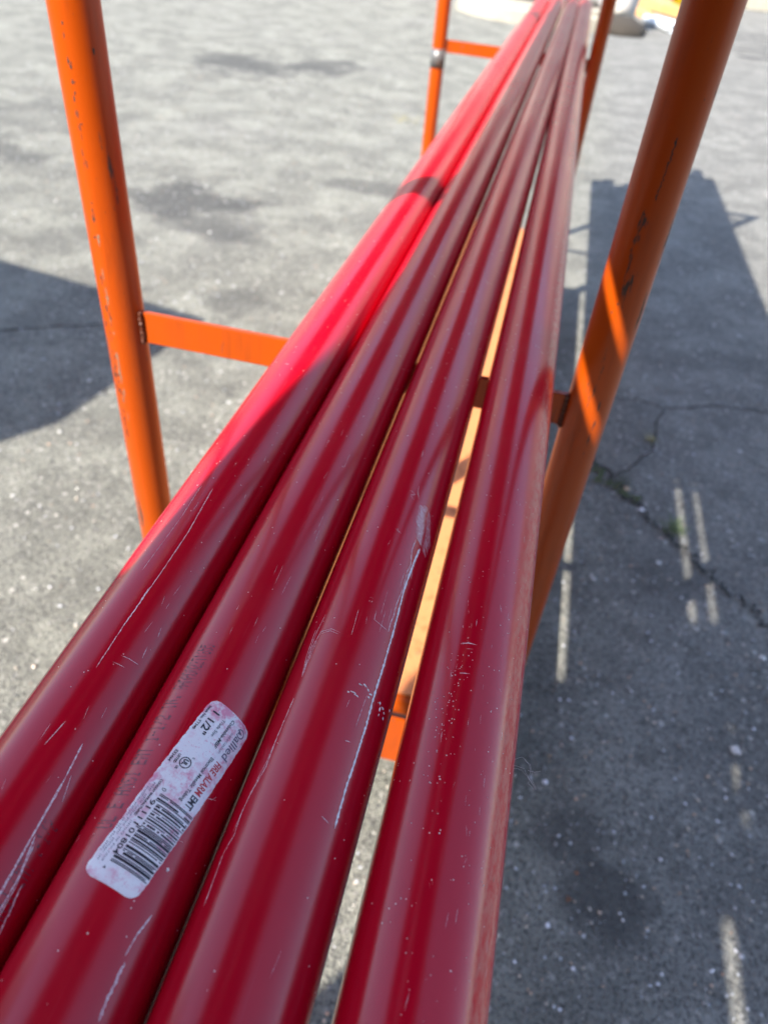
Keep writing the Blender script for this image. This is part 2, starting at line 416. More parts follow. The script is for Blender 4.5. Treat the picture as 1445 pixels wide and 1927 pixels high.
for y, xl, xr in ((YN, XL, XR), (YF, XL - .0053, XR - .0094)):
    for zt in (ZBAR, 1.010, 1.400):
        rk('crossbar', box_bm(xl + RP - .002, xr - RP + .002, y - .0026, y + .0026, zt - .027, zt - .0004, .0006), M['orange'])
    rk('top_rail', tube_bm((xl + .005, y, TOP - .016), (xr - .005, y, TOP - .016), RP * .9, 32), M['orange'])
    rk('base_tube', tube_bm((xl + .004, y - .002, .1925), (xr - .004, y - .002, .1925), RP * .93, 32), M['orange'])
    rk('base_plate', box_bm(xl + .004, xr - .004, y - .0215, y - .0178, .096, .183, .001), M['orange'])
DX0, DX1 = XL + .006, 0.066
bd = box_bm(DX0, DX1, YN - .006, YF - .018, .209, .2125, .0005)
box_bm(DX0, DX0 + .003, YN + .016, YF - .018, .165, .2087, .0005, bd)
box_bm(DX1 - .003, DX1, YN + .016, YF - .018, .165, .2087, .0005, bd)
rk('deck', bd, M['deck'])
for (x, y) in ((XL, YN + .04), (XR - .02, YN + .04), (XL, YF - .05), (XR - .03, YF - .05)):
    c = rk('caster', box_bm(x - .016, x + .016, y - .018, y + .018, .066, .084, .002), M['galv'])
    rk('wheel', tube_bm((x - .011, y, .034), (x + .011, y, .034), .0335, 28), M['rubber'], c)
# grey tape round the far left post
for kk, (z0, z1) in enumerate(((.558, .598),)):
    rk('tape', tube_bm((XL - .0053 + .0004, YF, z0), (XL - .0053 + .0002, YF, z1), RP + .0012, 40, 1, None), M['tape'], posts[2])
def chip_patch(post, x, y, specs, mat):
    """specs: (angle deg, z, width mm, height mm)"""
    bm = bmesh.new()
    for (a, z, w, h) in specs:
        n = 9; c = []; r = RP + .00006
        for k in range(n):
            u = 2 * PI * k / n; q = rnd.uniform(.6, 1.15)
            da = math.cos(u) * w * .0005 * q / RP; dz = math.sin(u) * h * .0005 * q
            A = math.radians(a) + da + dz * rnd.uniform(-2, 2)
            c.append(bm.verts.new((x + math.cos(A) * r, y + math.sin(A) * r, z + dz)))
        A = math.radians(a); m0 = bm.verts.new((x + math.cos(A) * (r + .00005), y + math.sin(A) * (r + .00005), z))
        for k in range(n): bm.faces.new((c[k], c[(k + 1) % n], m0))
    ob = rk('paint_chips', bm, mat, post); ob['kind'] = 'stuff'
sp = [(-35, .800, 1.6, 5.0), (-28, .83, .5, 1.4)]
for k in range(110):
    z = rnd.uniform(.50, .84); sp.append((-104 + rnd.gauss(0, 5) + (z - .6) * 30, z, rnd.uniform(.4, 1.7), rnd.uniform(1, 7)))
for k in range(16): sp.append((rnd.uniform(-140, 0), rnd.uniform(.5, .84), rnd.uniform(.3, .8), rnd.uniform(.4, 1.2)))
chip_patch(posts[0], XL, YN, sp, M['chip'])
spg = [(-100 + rnd.gauss(0, 2.5), rnd.uniform(.52, .68), rnd.uniform(.6, 1.8), rnd.uniform(3, 12)) for k in range(24)]
chip_patch(posts[0], XL, YN, [(a + 5, z + .003, w, h) for a, z, w, h in spg], simple('primer_grey', (.20, .13, .085), .6))
sp = [(-103, .700, 1.6, 2.2), (-112, .6935, 1.2, 3)]
for k in range(40):
    z = rnd.uniform(.40, .63); sp.append((-72 + (z - .5) * 20 + rnd.gauss(0, 1.5), z, rnd.uniform(.8, 1.9), rnd.uniform(3, 12)))
for k in range(22):
    z = .768 + k * .0016; sp.append((-92 + (z - .78) * 120 + rnd.gauss(0, .9), z, rnd.uniform(.6, 1.3), rnd.uniform(1.6, 3.2)))
for k in range(10): sp.append((rnd.uniform(-160, -20), rnd.uniform(.45, .85), rnd.uniform(.3, .8), rnd.uniform(.4, 1.4)))
chip_patch(posts[1], XR, YN, sp, M['chip'])

# ------------------------------------------------------------------ pipes on the middle shelf
R = 0.02274
PX = (-0.12881, -0.08323, -0.03715, 0.01475)
SL = (0.0024, 0.0024, 0.0036, 0.0008)
def bow(i, y):               # the outermost pipe sags in towards its neighbour further out
    t_ = min(1, max(0, (y - .36) / 1.4)); return -.0042 * t_ * t_ * (3 - 2 * t_) if i == 3 else 0      # the pipes do not lie quite parallel
LBL = ('leftmost red conduit pipe on the middle shelf, sunlit along its length, with long white scratches',
       'red conduit pipe carrying the white barcode sticker, second from left',
       'red conduit pipe with the long white gouge and file marks, third from left',
       'outermost right red conduit pipe with a paler mottled right flank')
pipes = []
for i, x in enumerate(PX):
    y0, y1 = -.2 - .02 * i, (2.93, 2.97, 2.90, 2.95)[i]
    root = thing('conduit_pipe', LBL[i], 'pipe', (x, 0, HP), -math.atan(SL[i]), group='red conduit pipes on the middle shelf')
    body = bm_obj('pipe_wall', tube_bm((0, y0, 0), (0, y1, 0), R, 160, 48, .0018), M['red%d' % i], root)
    for vv in body.data.vertices: vv.co.x += bow(i, vv.co.y)
    pipes.append(root)

def cyl(s, y, r):            # s: arc length from the crown (mm, + to the right), y mm
    a = s * .001 / R
    return (math.sin(a) * r, y * .001, math.cos(a) * r)
MAP = {0: (1.0, -1.2, .2), 1: (.93, 2.6, 1.2), 2: (.965, 1.7, .9), 3: (.95, 0, .3)}
def fit(pipe, s, y):
    k = MAP[pipes.index(pipe)]; return (s * k[0] + k[1], y + k[2])
def scratches(pipe, items, mat, name='scratch_marks', lift=.00005):
    v = []; f = []
    for (w, pts, jag) in items:
        pts = [fit(pipe, *p) for p in pts]
        P = []
        for (a, b) in zip(pts[:-1], pts[1:]):
            L = math.hypot(b[0] - a[0], b[1] - a[1]); n = max(1, int(L / .8))
            P += [(a[0] + (b[0] - a[0]) * k / n, a[1] + (b[1] - a[1]) * k / n) for k in range(n)]
        P.append(pts[-1]); N = len(P)
        for i, p in enumerate(P):
            a, b = P[max(i - 1, 0)], P[min(i + 1, N - 1)]
            dx, dy = b[0] - a[0], b[1] - a[1]; L = math.hypot(dx, dy) or 1
            nx, ny = -dy / L, dx / L
            ww = w * (.45 + .75 * rnd.random()) * min(1, (i + .6) / 3, (N - i - .4) / 3) / 2
            o_ = rnd.uniform(-1, 1) * jag
            c = (p[0] + nx * o_, p[1] + ny * o_)
            v += [cyl(c[0] + nx * ww, c[1] + ny * ww, R + lift), cyl(c[0] - nx * ww, c[1] - ny * ww, R + lift)]
            if i: q = len(v) - 2; f.append((q - 2, q - 1, q + 1, q))
    o = mesh_obj(name, v, f, mat, pipe); o['kind'] = 'stuff'; return o
# third pipe: gouge, branch lines, loops, file marks
it = [(.95, [(16.8, 258), (15.7, 247.5), (14.9, 232.5), (14.9, 224.8), (15.3, 214), (15.8, 201), (15.6, 194.4), (15.8, 186.7), (15.6, 174.3), (15.5, 165.3), (15.9, 155.4), (15.6, 146.3), (15.4, 136.3), (15.0, 130.8), (15.1, 121), (15.3, 114.3)], .10),
      (.35, [(17.4, 258), (16.4, 248), (15.5, 235)], .05)]
scratches(pipes[2], it, M['bare'], lift=.00008)
it = [(.38, [(13.1, 261.1), (12.6, 253.4), (14.3, 244.1), (13.7, 238.9), (14.0, 227.6), (13.1, 217), (13.5, 210.8), (12.9, 206.4), (13.2, 201.2)], .12),
      (.20, [(13.2, 201.2), (9, 201.9), (5.2, 202.9), (4.9, 208)], .03),
      (.25, [(-18.2, 202.9), (-19.4, 193.3), (-19.0, 181), (-17.4, 169)], .03), (.25, [(-7.2, 191.5), (-11.7, 193.5), (-16.7, 192.7), (-18.6, 184), (-17.2, 170.8)], .03),
      (.2, [(-7.6, 190.6), (-12, 192.5), (-16.9, 191.2)], .02), (.2, [(2.0, 292.1), (5.5, 290.8), (3.1, 288.6), (5.4, 286.4)], .02), (.22, [(5.9, 298.2), (6.2, 293.6), (7.8, 289.1)], .1),
      (.22, [(1.2, 261.1), (4.8, 258.9)], .02), (.18, [(2.2, 262), (2.4, 259)], .02), (.25, [(.2, 214.1), (1.7, 213.8)], .02), (.25, [(.6, 211.5), (1.5, 211)], .02),
      (.40, [(9.0, 115.5), (12.7, 114.4)], .08), (.5, [(9.0, 145), (11.3, 145.5)], .05),
      (.34, [(-17.4, 158.8), (-18.1, 141), (-17.8, 128.7), (-20.5, 118.6), (-21.4, 111.3), (-20.4, 103.7), (-22.6, 97.7), (-21.5, 80.7)], .06),
      (.22, [(-17.9, 146), (-18.6, 131), (-20.6, 119), (-21.9, 105)], .05),
      (.3, [(-20.8, 195), (-19.9, 180.5), (-17.6, 169)], .04), (.22, [(-17.5, 190.5), (-18, 174)], .03), (.2, [(-16.8, 188), (-17.4, 176)], .03)]
for k in range(14):          # fine parallel hair scratches
    s = rnd.uniform(-4, 19); y = rnd.uniform(60, 330); L = rnd.uniform(3, 16); it.append((rnd.uniform(.07, .16), [(s, y), (s + rnd.uniform(-.8, .8), y + L)], .01))
scratches(pipes[2], it, M['scratch'])
# file marks: a patch of fine parallel lines
it = []
for k in range(22):
    u = k / 21; y = 286 - 24 * u
    s0 = 9.3 + 3.8 * max(0, (u - .55)) / .45 * .9 + (3.2 * max(0, .18 - u) / .18); s1 = 17.4 + 7.0 * min(1, u * 1.8) if u < .55 else 24.4 - (u - .55) * 4
    yy = lambda s: y + 3.5 - (s - 9) * .62
    it.append((.46, [(s0 + rnd.uniform(-.4, .4), yy(s0)), (s1 * .5 + s0 * .5, yy(.5 * (s0 + s1)))], .015))
    it.append((.30, [(s1 * .5 + s0 * .5 + .4, yy(.5 * (s0 + s1) + .4)), (s1 + rnd.uniform(-.8, .8), yy(s1))], .015))
scratches(pipes[2], it, M['bare'], 'file_marks')
def flakes(pipe, cents, mat):
    v = []; f = []
    for (s, y, a, b, rot) in cents:
        s, y = fit(pipe, s, y)
        n = 10; i0 = len(v); q = 1
        for k in range(n):
            u = 2 * PI * k / n; q = rnd.uniform(.45, 1.25); x_, y_ = math.cos(u) * a * q, math.sin(u) * b * q
            v.append(cyl(s + x_ * math.cos(rot) - y_ * math.sin(rot), y + x_ * math.sin(rot) + y_ * math.cos(rot), R + .00006))
        v.append(cyl(s, y, R + .00035))
        for k in range(n): f.append((i0 + k, i0 + (k + 1) % n, i0 + n))
    o = mesh_obj('paint_flakes', v, f, mat, pipe); o['kind'] = 'stuff'
flakes(pipes[2], [(8.2, 170, .9, .5, 0), (10.2, 170.8, 1.3, .45, -.3), (12, 169.8, .9, .4, -.6), (13.8, 168.6, 1.1, .4, .2), (13.2, 166.9, .7, .45, 0), (4.3, 164.6, .6, .5, 0), (6, 165.3, 1.2, .3, 0), (7.8, 164.6, 1.3, .4, -.2),
                  (19.8, 168.5, .6, .8, 0), (20.6, 166.2, .5, 1.2, 0), (22.2, 168, 1.0, .5, .3), (24.0, 167, .7, .5, 0), (24.4, 164.8, .6, .7, 0), (28.6, 171.6, .6, .7, 0), (20.8, 163.9, .3, .6, 0)], M['bare'])
# first pipe
it = [(.55, [(15.2, 120), (16.7, 102.5), (17.3, 85), (18.2, 68), (18.6, 50)], .03), (.35, [(17.6, 108.9), (19.8, 100)], .03), (.6, [(17.9, 87.4), (20.4, 75), (20.8, 60)], .04), (.3, [(18.9, 86), (21.2, 72), (21.6, 60)], .05), (.6, [(22.6, 74.2), (23.7, 67.1), (24.8, 58)], .15),
      (.42, [(16.2, 105), (16.9, 90), (17.6, 74), (18.0, 58)], .04),
      (.32, [(3.1, 261.3), (5.0, 228.3), (4.9, 202.3), (4.5, 183.4), (4.1, 170), (4.3, 155), (4.3, 148)], .08), (.5, [(4.2, 192), (4.5, 182), (4.1, 170)], .15),
      (.16, [(-3.3, 262.9), (-2.4, 237.6), (-2.8, 219.8), (-3.4, 200.3)], .06), (.3, [(17.4, 177.1), (18.3, 172.4)], .02), (.3, [(16.7, 166.2), (17.3, 160.7)], .02), (.28, [(9.8, 156.9), (13, 157.3), (17.4, 157.3)], .04), (.28, [(8.4, 153), (13.3, 153.1)], .03),
      (.25, [(5.9, 124.5), (4.2, 113.9)], .04), (.5, [(18.3, 166), (18.9, 165.6)], .02)]
for k in range(16):
    s = rnd.uniform(-12, 20); y = rnd.uniform(60, 300); L = rnd.uniform(2, 8); it.append((rnd.uniform(.08, .16), [(s, y), (s + rnd.uniform(-1, 1), y + L)], .01))
scratches(pipes[0], it, M['scratch'])
# second pipe
it = [(.55, [(15.8, 74), (13.9, 67.4), (13.1, 61.4)], .05), (.9, [(14.1, 60.2), (13.8, 54), (14.1, 45.4)], .25), (.28, [(-25.9, 91.5), (-25.9, 88)], .02), (.25, [(16.6, 112.9), (21, 114.5)], .03), (.25, [(19, 113.6), (20.5, 115.6)], .02), (.3, [(12.6, 96.2), (15.1, 96.5)], .03)]
for k in range(18):
    s = rnd.uniform(-10, 20); y = rnd.uniform(120, 330); L = rnd.uniform(2, 14); it.append((rnd.uniform(.07, .14), [(s, y), (s + rnd.uniform(-.6, .6), y + L)], .01))
scratches(pipes[1], it, M['scratch'])
flakes(pipes[1], [(14.3, 87, .55, .6, 0)], M['bare'])
# fourth pipe
it = [(.45, [(-7.5, 201.9), (-4, 202.3), (-.6, 202.0)], .05), (.4, [(-6, 186.4), (-1.6, 186.6)], .04), (.25, [(-5, 199.2), (-2, 199.4)], .05), (.3, [(12, 185.3), (13.1, 184.2)], .02), (.3, [(-6.8, 219), (-7.3, 221.3)], .02), (.4, [(27.4, 282), (29.4, 280)], .03), (.22, [(6.5, 228.7), (8, 224)], .03), (.22, [(-2.5, 212), (-2.7, 216)], .02)]
for k in range(44):
    s = rnd.uniform(-12, 24); y = rnd.uniform(60, 330); L = rnd.uniform(.7, 5); it.append((rnd.uniform(.08, .2), [(s, y), (s + rnd.uniform(-.7, .7), y + L)], .02))
scratches(pipes[3], it, M['scratch'])
fl = [(rnd.gauss(-7, 3.2), rnd.gauss(172, 26), rnd.uniform(.12, .34), rnd.uniform(.12, .34), 0) for k in range(80)]
fl += [(rnd.uniform(-14, 20), rnd.uniform(60, 320), rnd.uniform(.08, .2), rnd.uniform(.08, .25), 0) for k in range(90)]
flakes(pipes[3], fl, M['bare'])

# dot matrix stamp
F57 = {'A': "01110 10001 10001 11111 10001 10001 10001", 'N': "10001 11001 10101 10101 10011 10001 10001", 'S': "01111 10000 10000 01110 00001 00001 11110", 'I': "01110 00100 00100 00100 00100 00100 01110",
       'E': "11111 10000 10000 11110 10000 10000 11111", 'M': "10001 11011 10101 10101 10001 10001 10001", 'T': "11111 00100 00100 00100 00100 00100 00100", '1': "00100 01100 00100 00100 00100 00100 01110",
       '-': "00000 00000 00000 11111 00000 00000 00000", '/': "00001 00010 00010 00100 01000 01000 10000", '2': "01110 10001 00001 00110 01000 10000 11111", '.': "00000 00000 00000 00000 00000 01100 01100",
       'H': "10001 10001 10001 11111 10001 10001 10001", '0': "01110 10001 10001 10001 10001 10001 01110", '5': "11111 10000 11110 00001 00001 10001 01110", '6': "00110 01000 10000 11110 10001 10001 01110",
       'U': "10001 10001 10001 10001 10001 10001 01110", 'L': "10000 10000 10000 10000 10000 10000 11111", ' ': "00000 " * 7}
def stamp(pipe, text, s_base, y_start, pitch, hgt, name='stamped_text', drift=0.0, keep=.94):
    v = []; f = []
    for ci, ch in enumerate(text):
        rows = F57[ch].split()
        for r_, row in enumerate(rows):
            for c_, on in enumerate(row):
                if on != '1' or rnd.random() > keep: continue
                y = y_start + ci * pitch + c_ * pitch / 6.2 + rnd.uniform(-.04, .04)
                s = s_base + drift * ci + (r_ - 3) * hgt / 7 + rnd.uniform(-.1, .1)     # tops of the letters towards -x
                a, b = hgt / 7 * .50, pitch / 6.2 * .40; i0 = len(v)
                for (da, db) in ((-a, -b * .6), (-a * .5, -b), (a * .5, -b), (a, -b * .6), (a, b * .6), (a * .5, b), (-a * .5, b), (-a, b * .6)):
                    v.append(cyl(s + da, y + db, R + .00004))
                f.append(tuple(range(i0, i0 + 8)))
    return mesh_obj(name, v, f, M['stamp'], pipe)
stamp(pipes[1], 'UL E ANSI EMT 1-1/2 IN.', -10.4, 94.0, 2.32, 6.8, drift=.0)
stamp(pipes[1], 'AHAA0022T1655', -9.6, 149.5, 1.72, 7.0, drift=.17, keep=.85)
stamp(pipes[0], 'ANSI EMT 1-1/2', 19.5, 62, 2.3, 6.0, keep=.8)

# ------------------------------------------------------------------ the sticker on the second pipe
S0, Y0 = 6.47, 112.48
def lab(u, v, lift):
    s = S0 - .1976 * u + .9803 * v; y = Y0 - .9803 * u - .1976 * v
    return cyl(s, y, R + lift * .001)
VMIN, VMAX, UMIN, UMAX, CR = -8.9, 11.3, -35.0, 35.4, 3.6
st_root = thing('barcode_sticker', 'white conduit sticker with barcode and red FIRE ALARM EMT lettering, stained pink', 'sticker', tuple(pipes[1].location), -math.atan(SL[1]))
def sticker():
    us = sorted(set(list(np.linspace(UMIN, UMIN + CR, 9)) + list(np.linspace(UMIN + CR, UMAX - CR, 60)) + list(np.linspace(UMAX - CR, UMAX, 9))))
    nv = 26; v = []; f = []
    for u in us:
        d = max(0, CR - (u - UMIN), CR - (UMAX - u)); ins = CR - math.sqrt(max(0, CR * CR - d * d))
        lo = VMIN + ins + .12 * math.sin(u * 1.3) + .10 * math.sin(u * 3.1); hi = VMAX - ins + .10 * math.sin(u * .9 + 1) + .08 * math.sin(u * 2.7)
        if 12 < u < 24: lo += .35 * math.sin((u - 12) / 12 * PI)
        for k in range(nv + 1):
            vv = lo + (hi - lo) * k / nv
            e = min(vv - lo, hi - vv, u - UMIN, UMAX - u)
            lift = .10 + .05 * max(0, math.sin(u * .8 + vv * .3)) * (e < 1.2) + (.25 * max(0, 1 - (UMAX - u) / 3) * max(0, 1 - (vv - lo) / 8))
            if e < .01: lift = .01 if rnd.random() > 0 else .1
            v.append(lab(u, vv, lift))
    for i in range(len(us) - 1):
        for k in range(nv):
            a = i * (nv + 1) + k; f.append((a, a + nv + 1, a + nv + 2, a + 1))
    return mesh_obj('paper', v, f, M['sticker'], st_root, True)
sticker()
def text_mesh(txt, size, sx=1.0, shear=0.0, bold=0.0):
    cu = bpy.data.curves.new('t', 'FONT'); cu.body = txt; cu.size = size; cu.shear = shear; cu.offset = bold; cu.resolution_u = 3
    ob = bpy.data.objects.new('t', cu); C.objects.link(ob)
    dg = bpy.context.evaluated_depsgraph_get(); me = bpy.data.meshes.new_from_object(ob.evaluated_get(dg))
    V = [(v.co.x * sx, v.co.y) for v in me.vertices]; F = [tuple(p.vertices) for p in me.polygons]
    bpy.data.objects.remove(ob); bpy.data.curves.remove(cu); bpy.data.meshes.remove(me)
    return V, F
def label_text(txt, u0, u1, vbase, size, mat, name='lettering', shear=0.0, bold=0.0):
    V, F = text_mesh(txt, size, 1.0, shear, bold); w = max(a for a, b in V) - min(a for a, b in V); x0 = min(a for a, b in V)
    k = (u1 - u0) / w
    return mesh_obj(name, [lab(u0 + (a - x0) * k, vbase + b, .19) for a, b in V], F, mat, st_root)
def ring(uc, vc, r0, r1, a0, a1, mat, name='logo_ring', n=28):
    v = []; f = []
    for k in range(n + 1):
        a = a0 + (a1 - a0) * k / n; v += [lab(uc + math.cos(a) * r0, vc + math.sin(a) * r0, .19), lab(uc + math.cos(a) * r1, vc + math.sin(a) * r1, .19)]
        if k: q = 2 * k; f.append((q - 2, q - 1, q + 1, q))
    return mesh_obj(name, v, f, mat, st_root)
I, G, RI = M['ink'], M['grey_ink'], M['red_ink']
ring(-30.9, 7.7, 1.45, 1.85, -.9, 4.6, G)
mesh_obj('logo_mark', [lab(-31.9, 6.5, .19), lab(-30.1, 6.6, .19), lab(-31.0, 8.6, .19)], [(0, 1, 2)], G, st_root)
label_text('allied', -28.9, -18.6, 6.6, 4.3, G, bold=.05)
label_text('TUBE & CONDUIT', -28.6, -18.7, 4.5, 1.15, G)
label_text('Columbia-MBF', -32.4, -19.3, 1.9, 1.9, I, shear=.2, bold=.03)
label_text('Trade Size', -30.0, -22.0, -1.1, 1.75, I)
label_text('1 1/2"', -30.6, -20.6, -5.7, 3.9, I, bold=.08)
label_text('Issue No. TT340', -31.4, -20.4, -8.1, 1.5, I, bold=.03)
label_text('FIRE ALARM', -16.2, -2.2, 6.3, 3.7, RI, bold=.09)
label_text('EMT', -1.3, 3.6, 6.3, 3.7, I, bold=.09)
label_text('Electrical Metallic Tubing', -15.8, 3.0, 3.7, 1.9, I, bold=.02)
ring(-8.5, -2.3, 1.75, 2.1, 0, 2 * PI, I)
label_text('UL', -9.7, -7.3, -3.2, 2.5, I, bold=.1)
label_text('C', -11.7, -11.1, -1.2, 1.0, I, bold=.04); label_text('US', -6.2, -5.0, -4.2, 1.1, I, bold=.04)
label_text('LISTED', -10.2, -6.5, -6.0, 1.35, I, bold=.03)
label_text('E32464', -10.9, -6.2, -7.9, 1.5, I, bold=.03)
label_text('0', 2.5, 3.5, -3.2, 2.3, I)
label_text('91111', 7.4, 16.6, -4.0, 2.6, I, bold=.03)
label_text('01804', 18.0, 27.0, -3.7, 2.6, I, bold=.03)
label_text('4', 31.0, 31.9, -3.4, 1.7, I)
label_text('CONDUIT MANUFACTURED', .4, 14.5, -5.6, 1.25, I, bold=.03)
for k, (v_, u0, u1) in enumerate(((-5.4, 15.5, 30.0), (-6.9, 2.5, 30.5), (-8.1, 3.5, 28.0))):   # print too worn to read
    vv = []; ff = []; u = u0
    while u < u1:
        w = rnd.uniform(.25, .55)
        if rnd.random() > .14:
            h = rnd.uniform(.55, .9); q = len(vv)
            a, b = v_ + rnd.uniform(-.06, .06), v_ + h
            vv += [lab(u, a, .19), lab(u + w * .35, a, .19), lab(u + w * .35, b, .19), lab(u, b, .19), lab(u, b - .22, .19), lab(u + w, b - .22, .19), lab(u + w, b, .19)]
            ff += [(q, q + 1, q + 2, q + 3), (q + 4, q + 5, q + 6, q + 3)]
        u += w + .22
    mesh_obj('worn_print', vv, ff, G, st_root)
def barcode():
    Lc = "0001101 0011001 0010011 0111101 0100011 0110001 0101111 0111011 0110111 0001011".split()
    digits = '091111018044'; bits = '101'
    guards = set(range(3))
    for k, d in enumerate(digits):
        if k == 6: guards |= set(range(len(bits), len(bits) + 5)); bits += '01010'
        c = Lc[int(d)]
        if k >= 6: c = ''.join('1' if b == '0' else '0' for b in c)
        if k in (0, 11): guards |= set(range(len(bits), len(bits) + 7))
        bits += c
    guards |= set(range(len(bits), len(bits) + 3)); bits += '101'
    mod = (29.2 - 4.6) / len(bits); v = []; f = []; i = 0
    while i < len(bits):
        if bits[i] == '1':
            j = i
            while j < len(bits) and bits[j] == '1': j += 1
            a, b = 4.6 + i * mod - .02, 4.6 + j * mod + .02; lo = -2.6 if i in guards else -1.3; n = 16
            for k in range(n + 1):
                vv = lo + (11.0 - lo) * k / n; q = len(v); v += [lab(a, vv, .19), lab(b, vv, .19)]
                # a few print voids
                if k and not (rnd.random() < .05): f.append((q - 2, q, q + 1, q - 1))
            i = j
        else: i += 1
    mesh_obj('barcode', v, f, I, st_root)
barcode()

# lint on the right flank of the outermost pipe
def fibres():
    bm = bmesh.new(); r = random.Random(5)
    paths = [[(0, 0, 0), (.0035, .002, .001), (.0075, -.001, .001), (.0095, -.006, 0)], [(0, -.003, 0), (.005, -.004, .001), (.008, -.0085, 0), (.0105, -.0115, 0)], [(0, -.0045, 0), (.004, -.0045, 0), (.0085, -.0095, .001), (.0115, -.013, 0)],
             [(.005, .001, .001), (.0075, -.002, .001), (.009, -.008, 0), (.0115, -.0125, 0)], [(.007, -.004, 0), (.010, -.0045, .001), (.0125, -.004, .002)], [(.0085, -.009, 0), (.0075, -.0105, 0), (.0105, -.013, 0)]]
    for p in paths:
        P = [Vector(q) for q in p]; pts = []
        for k in range(len(P) - 1):
            for s in range(5):
                t_ = s / 5; pts.append(P[k].lerp(P[k + 1], t_) + Vector((r.uniform(-1, 1), r.uniform(-1, 1), r.uniform(-1, 1))) * .00015)
        pts.append(P[-1]); ring_ = None
        for k, q in enumerate(pts):
            d = (pts[min(k + 1, len(pts) - 1)] - pts[max(k - 1, 0)]).normalized(); a = d.orthogonal().normalized(); b = d.cross(a)
            nr = [bm.verts.new(q + (a * math.cos(j * 2 * PI / 4) + b * math.sin(j * 2 * PI / 4)) * .00006) for j in range(4)]
            if ring_:
                for j in range(4): bm.faces.new((ring_[j], ring_[(j + 1) % 4], nr[(j + 1) % 4], nr[j]))
            ring_ = nr
    o = bm_obj('lint_fibres', bm, M['fibre']); o.location = (PX[3] + R * .96, .1650, HP + R * .25); o.scale = (.8, .8, .8)
    tag(o, 'wisp of pale lint fibres sticking out from the right flank of the outermost pipe', 'lint')
fibres()

# ------------------------------------------------------------------ loads on the upper shelves (they throw the stepped shadow)
def load_pipe(x, z, r, y0, y1, label, mat, grp, yaw=0.0):
    o = bm_obj('conduit_pipe', tube_bm((0, y0, 0), (0, y1, 0), r, 40, 1, .0016), mat)
    o.location = (x, 0, z); o.rotation_euler = (0, 0, -yaw); tag(o, label, 'pipe', grp)
RL = .0221
U = 1.010 + RL
o = bm_obj('conduit_pipe', tube_bm((0, -.30, 0), (0, 2.45, 0), RL, 40, 1, .0016), M['red3'])
o.location = (-.3335, 0, 1.097); o.rotation_euler = (0, 0, -math.atan(.12)); tag(o, 'left one of two red pipes askew on the upper shelf load', 'pipe')
o2 = o.copy(); C.objects.link(o2); o2.location = (-.2885, 0.03, 1.097); o2['label'] = 'right one of two red pipes askew on the upper shelf load, added for its shade'  # second pipe added to shade the lit sliver beside the first
g2 = 'red conduit pipes on the upper shelf above the camera'
for k, x in enumerate((-.2738, -.2296, -.1854)):
    load_pipe(x, U, RL, -.58, (2.50, 2.52, 2.60)[k], ('leftmost', 'middle', 'rightmost')[k] + ' red conduit pipe in the left bunch on the upper shelf, above the camera', M['red0'], g2, .009)
load_pipe(-.1313, 1.010 + .0124, .0124, -.56, 2.62, 'thin galvanised conduit lying between the bunches on the upper shelf, above the camera', M['galv'], None, .006)
for k, x in enumerate((-.0888, -.0446, -.0004)):
    load_pipe(x, U, RL, -.58, (2.60, 2.63, 2.66)[k], ('leftmost', 'middle', 'rightmost')[k] + ' red conduit pipe in the right bunch on the upper shelf, above the camera', M['red1'], g2)
load_pipe(.0345, 1.010 + .0117, .0117, -.56, 2.67, 'thin galvanised conduit beside the right post on the upper shelf, above the camera', M['galv'], None)
U3 = 1.400 + RL
for k, x in enumerate((-.262, -.2178, -.1736, -.1294, -.0852, -.041)):
    load_pipe(x, U3, RL, -.58, (2.62, 2.64, 2.67, 2.65, 2.72, 2.60)[k], ('first', 'second', 'third', 'fourth', 'fifth', 'sixth')[k] + ' red conduit pipe from the left on the topmost shelf, above the camera', M['red2'], 'red conduit pipes on the topmost shelf above the camera')

o = bm_obj('timber_board', box_bm(-.245, -.06, .47, 2.45, U + RL + .0005, U + RL + .019, .002), M['wood'])  # unseen board added to stop sunlight coming through the pipe gaps
tag(o, 'long unseen timber board added on top of the upper shelf pipes to block light between them', 'board')

o = bm_obj('timber_board', box_bm(-.16, .04, -.60, -.36, U + RL + .0005, U + RL + .016, .002), M['wood'])  # added offcut keeps sun out of the gaps at the near ends
tag(o, 'short unseen timber offcut added on the near ends of the upper shelf pipes to block light', 'board')

# ------------------------------------------------------------------ storage cabinet left of the frame (its corner shadow lies behind the left post)
cab = thing('storage_cabinet', 'beige steel storage cabinet standing on the asphalt left of the rack', 'cabinet', (-1.58, .41, 0), math.radians(-9))
HC = 1.5
bm_obj('cabinet_body', box_bm(-1.0, 0, -.55, 0, .05, HC, .004), M['cabinet'], cab)
for k in range(2):
    d = bm_obj('door', box_bm(-.99 + k * .5, -.51 + k * .5, -.566, -.552, .08, HC - .03, .003), M['cabinet'], cab)
    bm_obj('handle', box_bm(-.545 + k * .07, -.53 + k * .07, -.59, -.567, .7, .85, .003), M['darkmetal'], d)
for (x, y) in ((-.95, -.5), (-.95, -.05), (-.05, -.5), (-.05, -.05)):
    bm_obj('foot', box_bm(x - .03, x + .03, y - .03, y + .03, 0, .049), M['darkmetal'], cab)

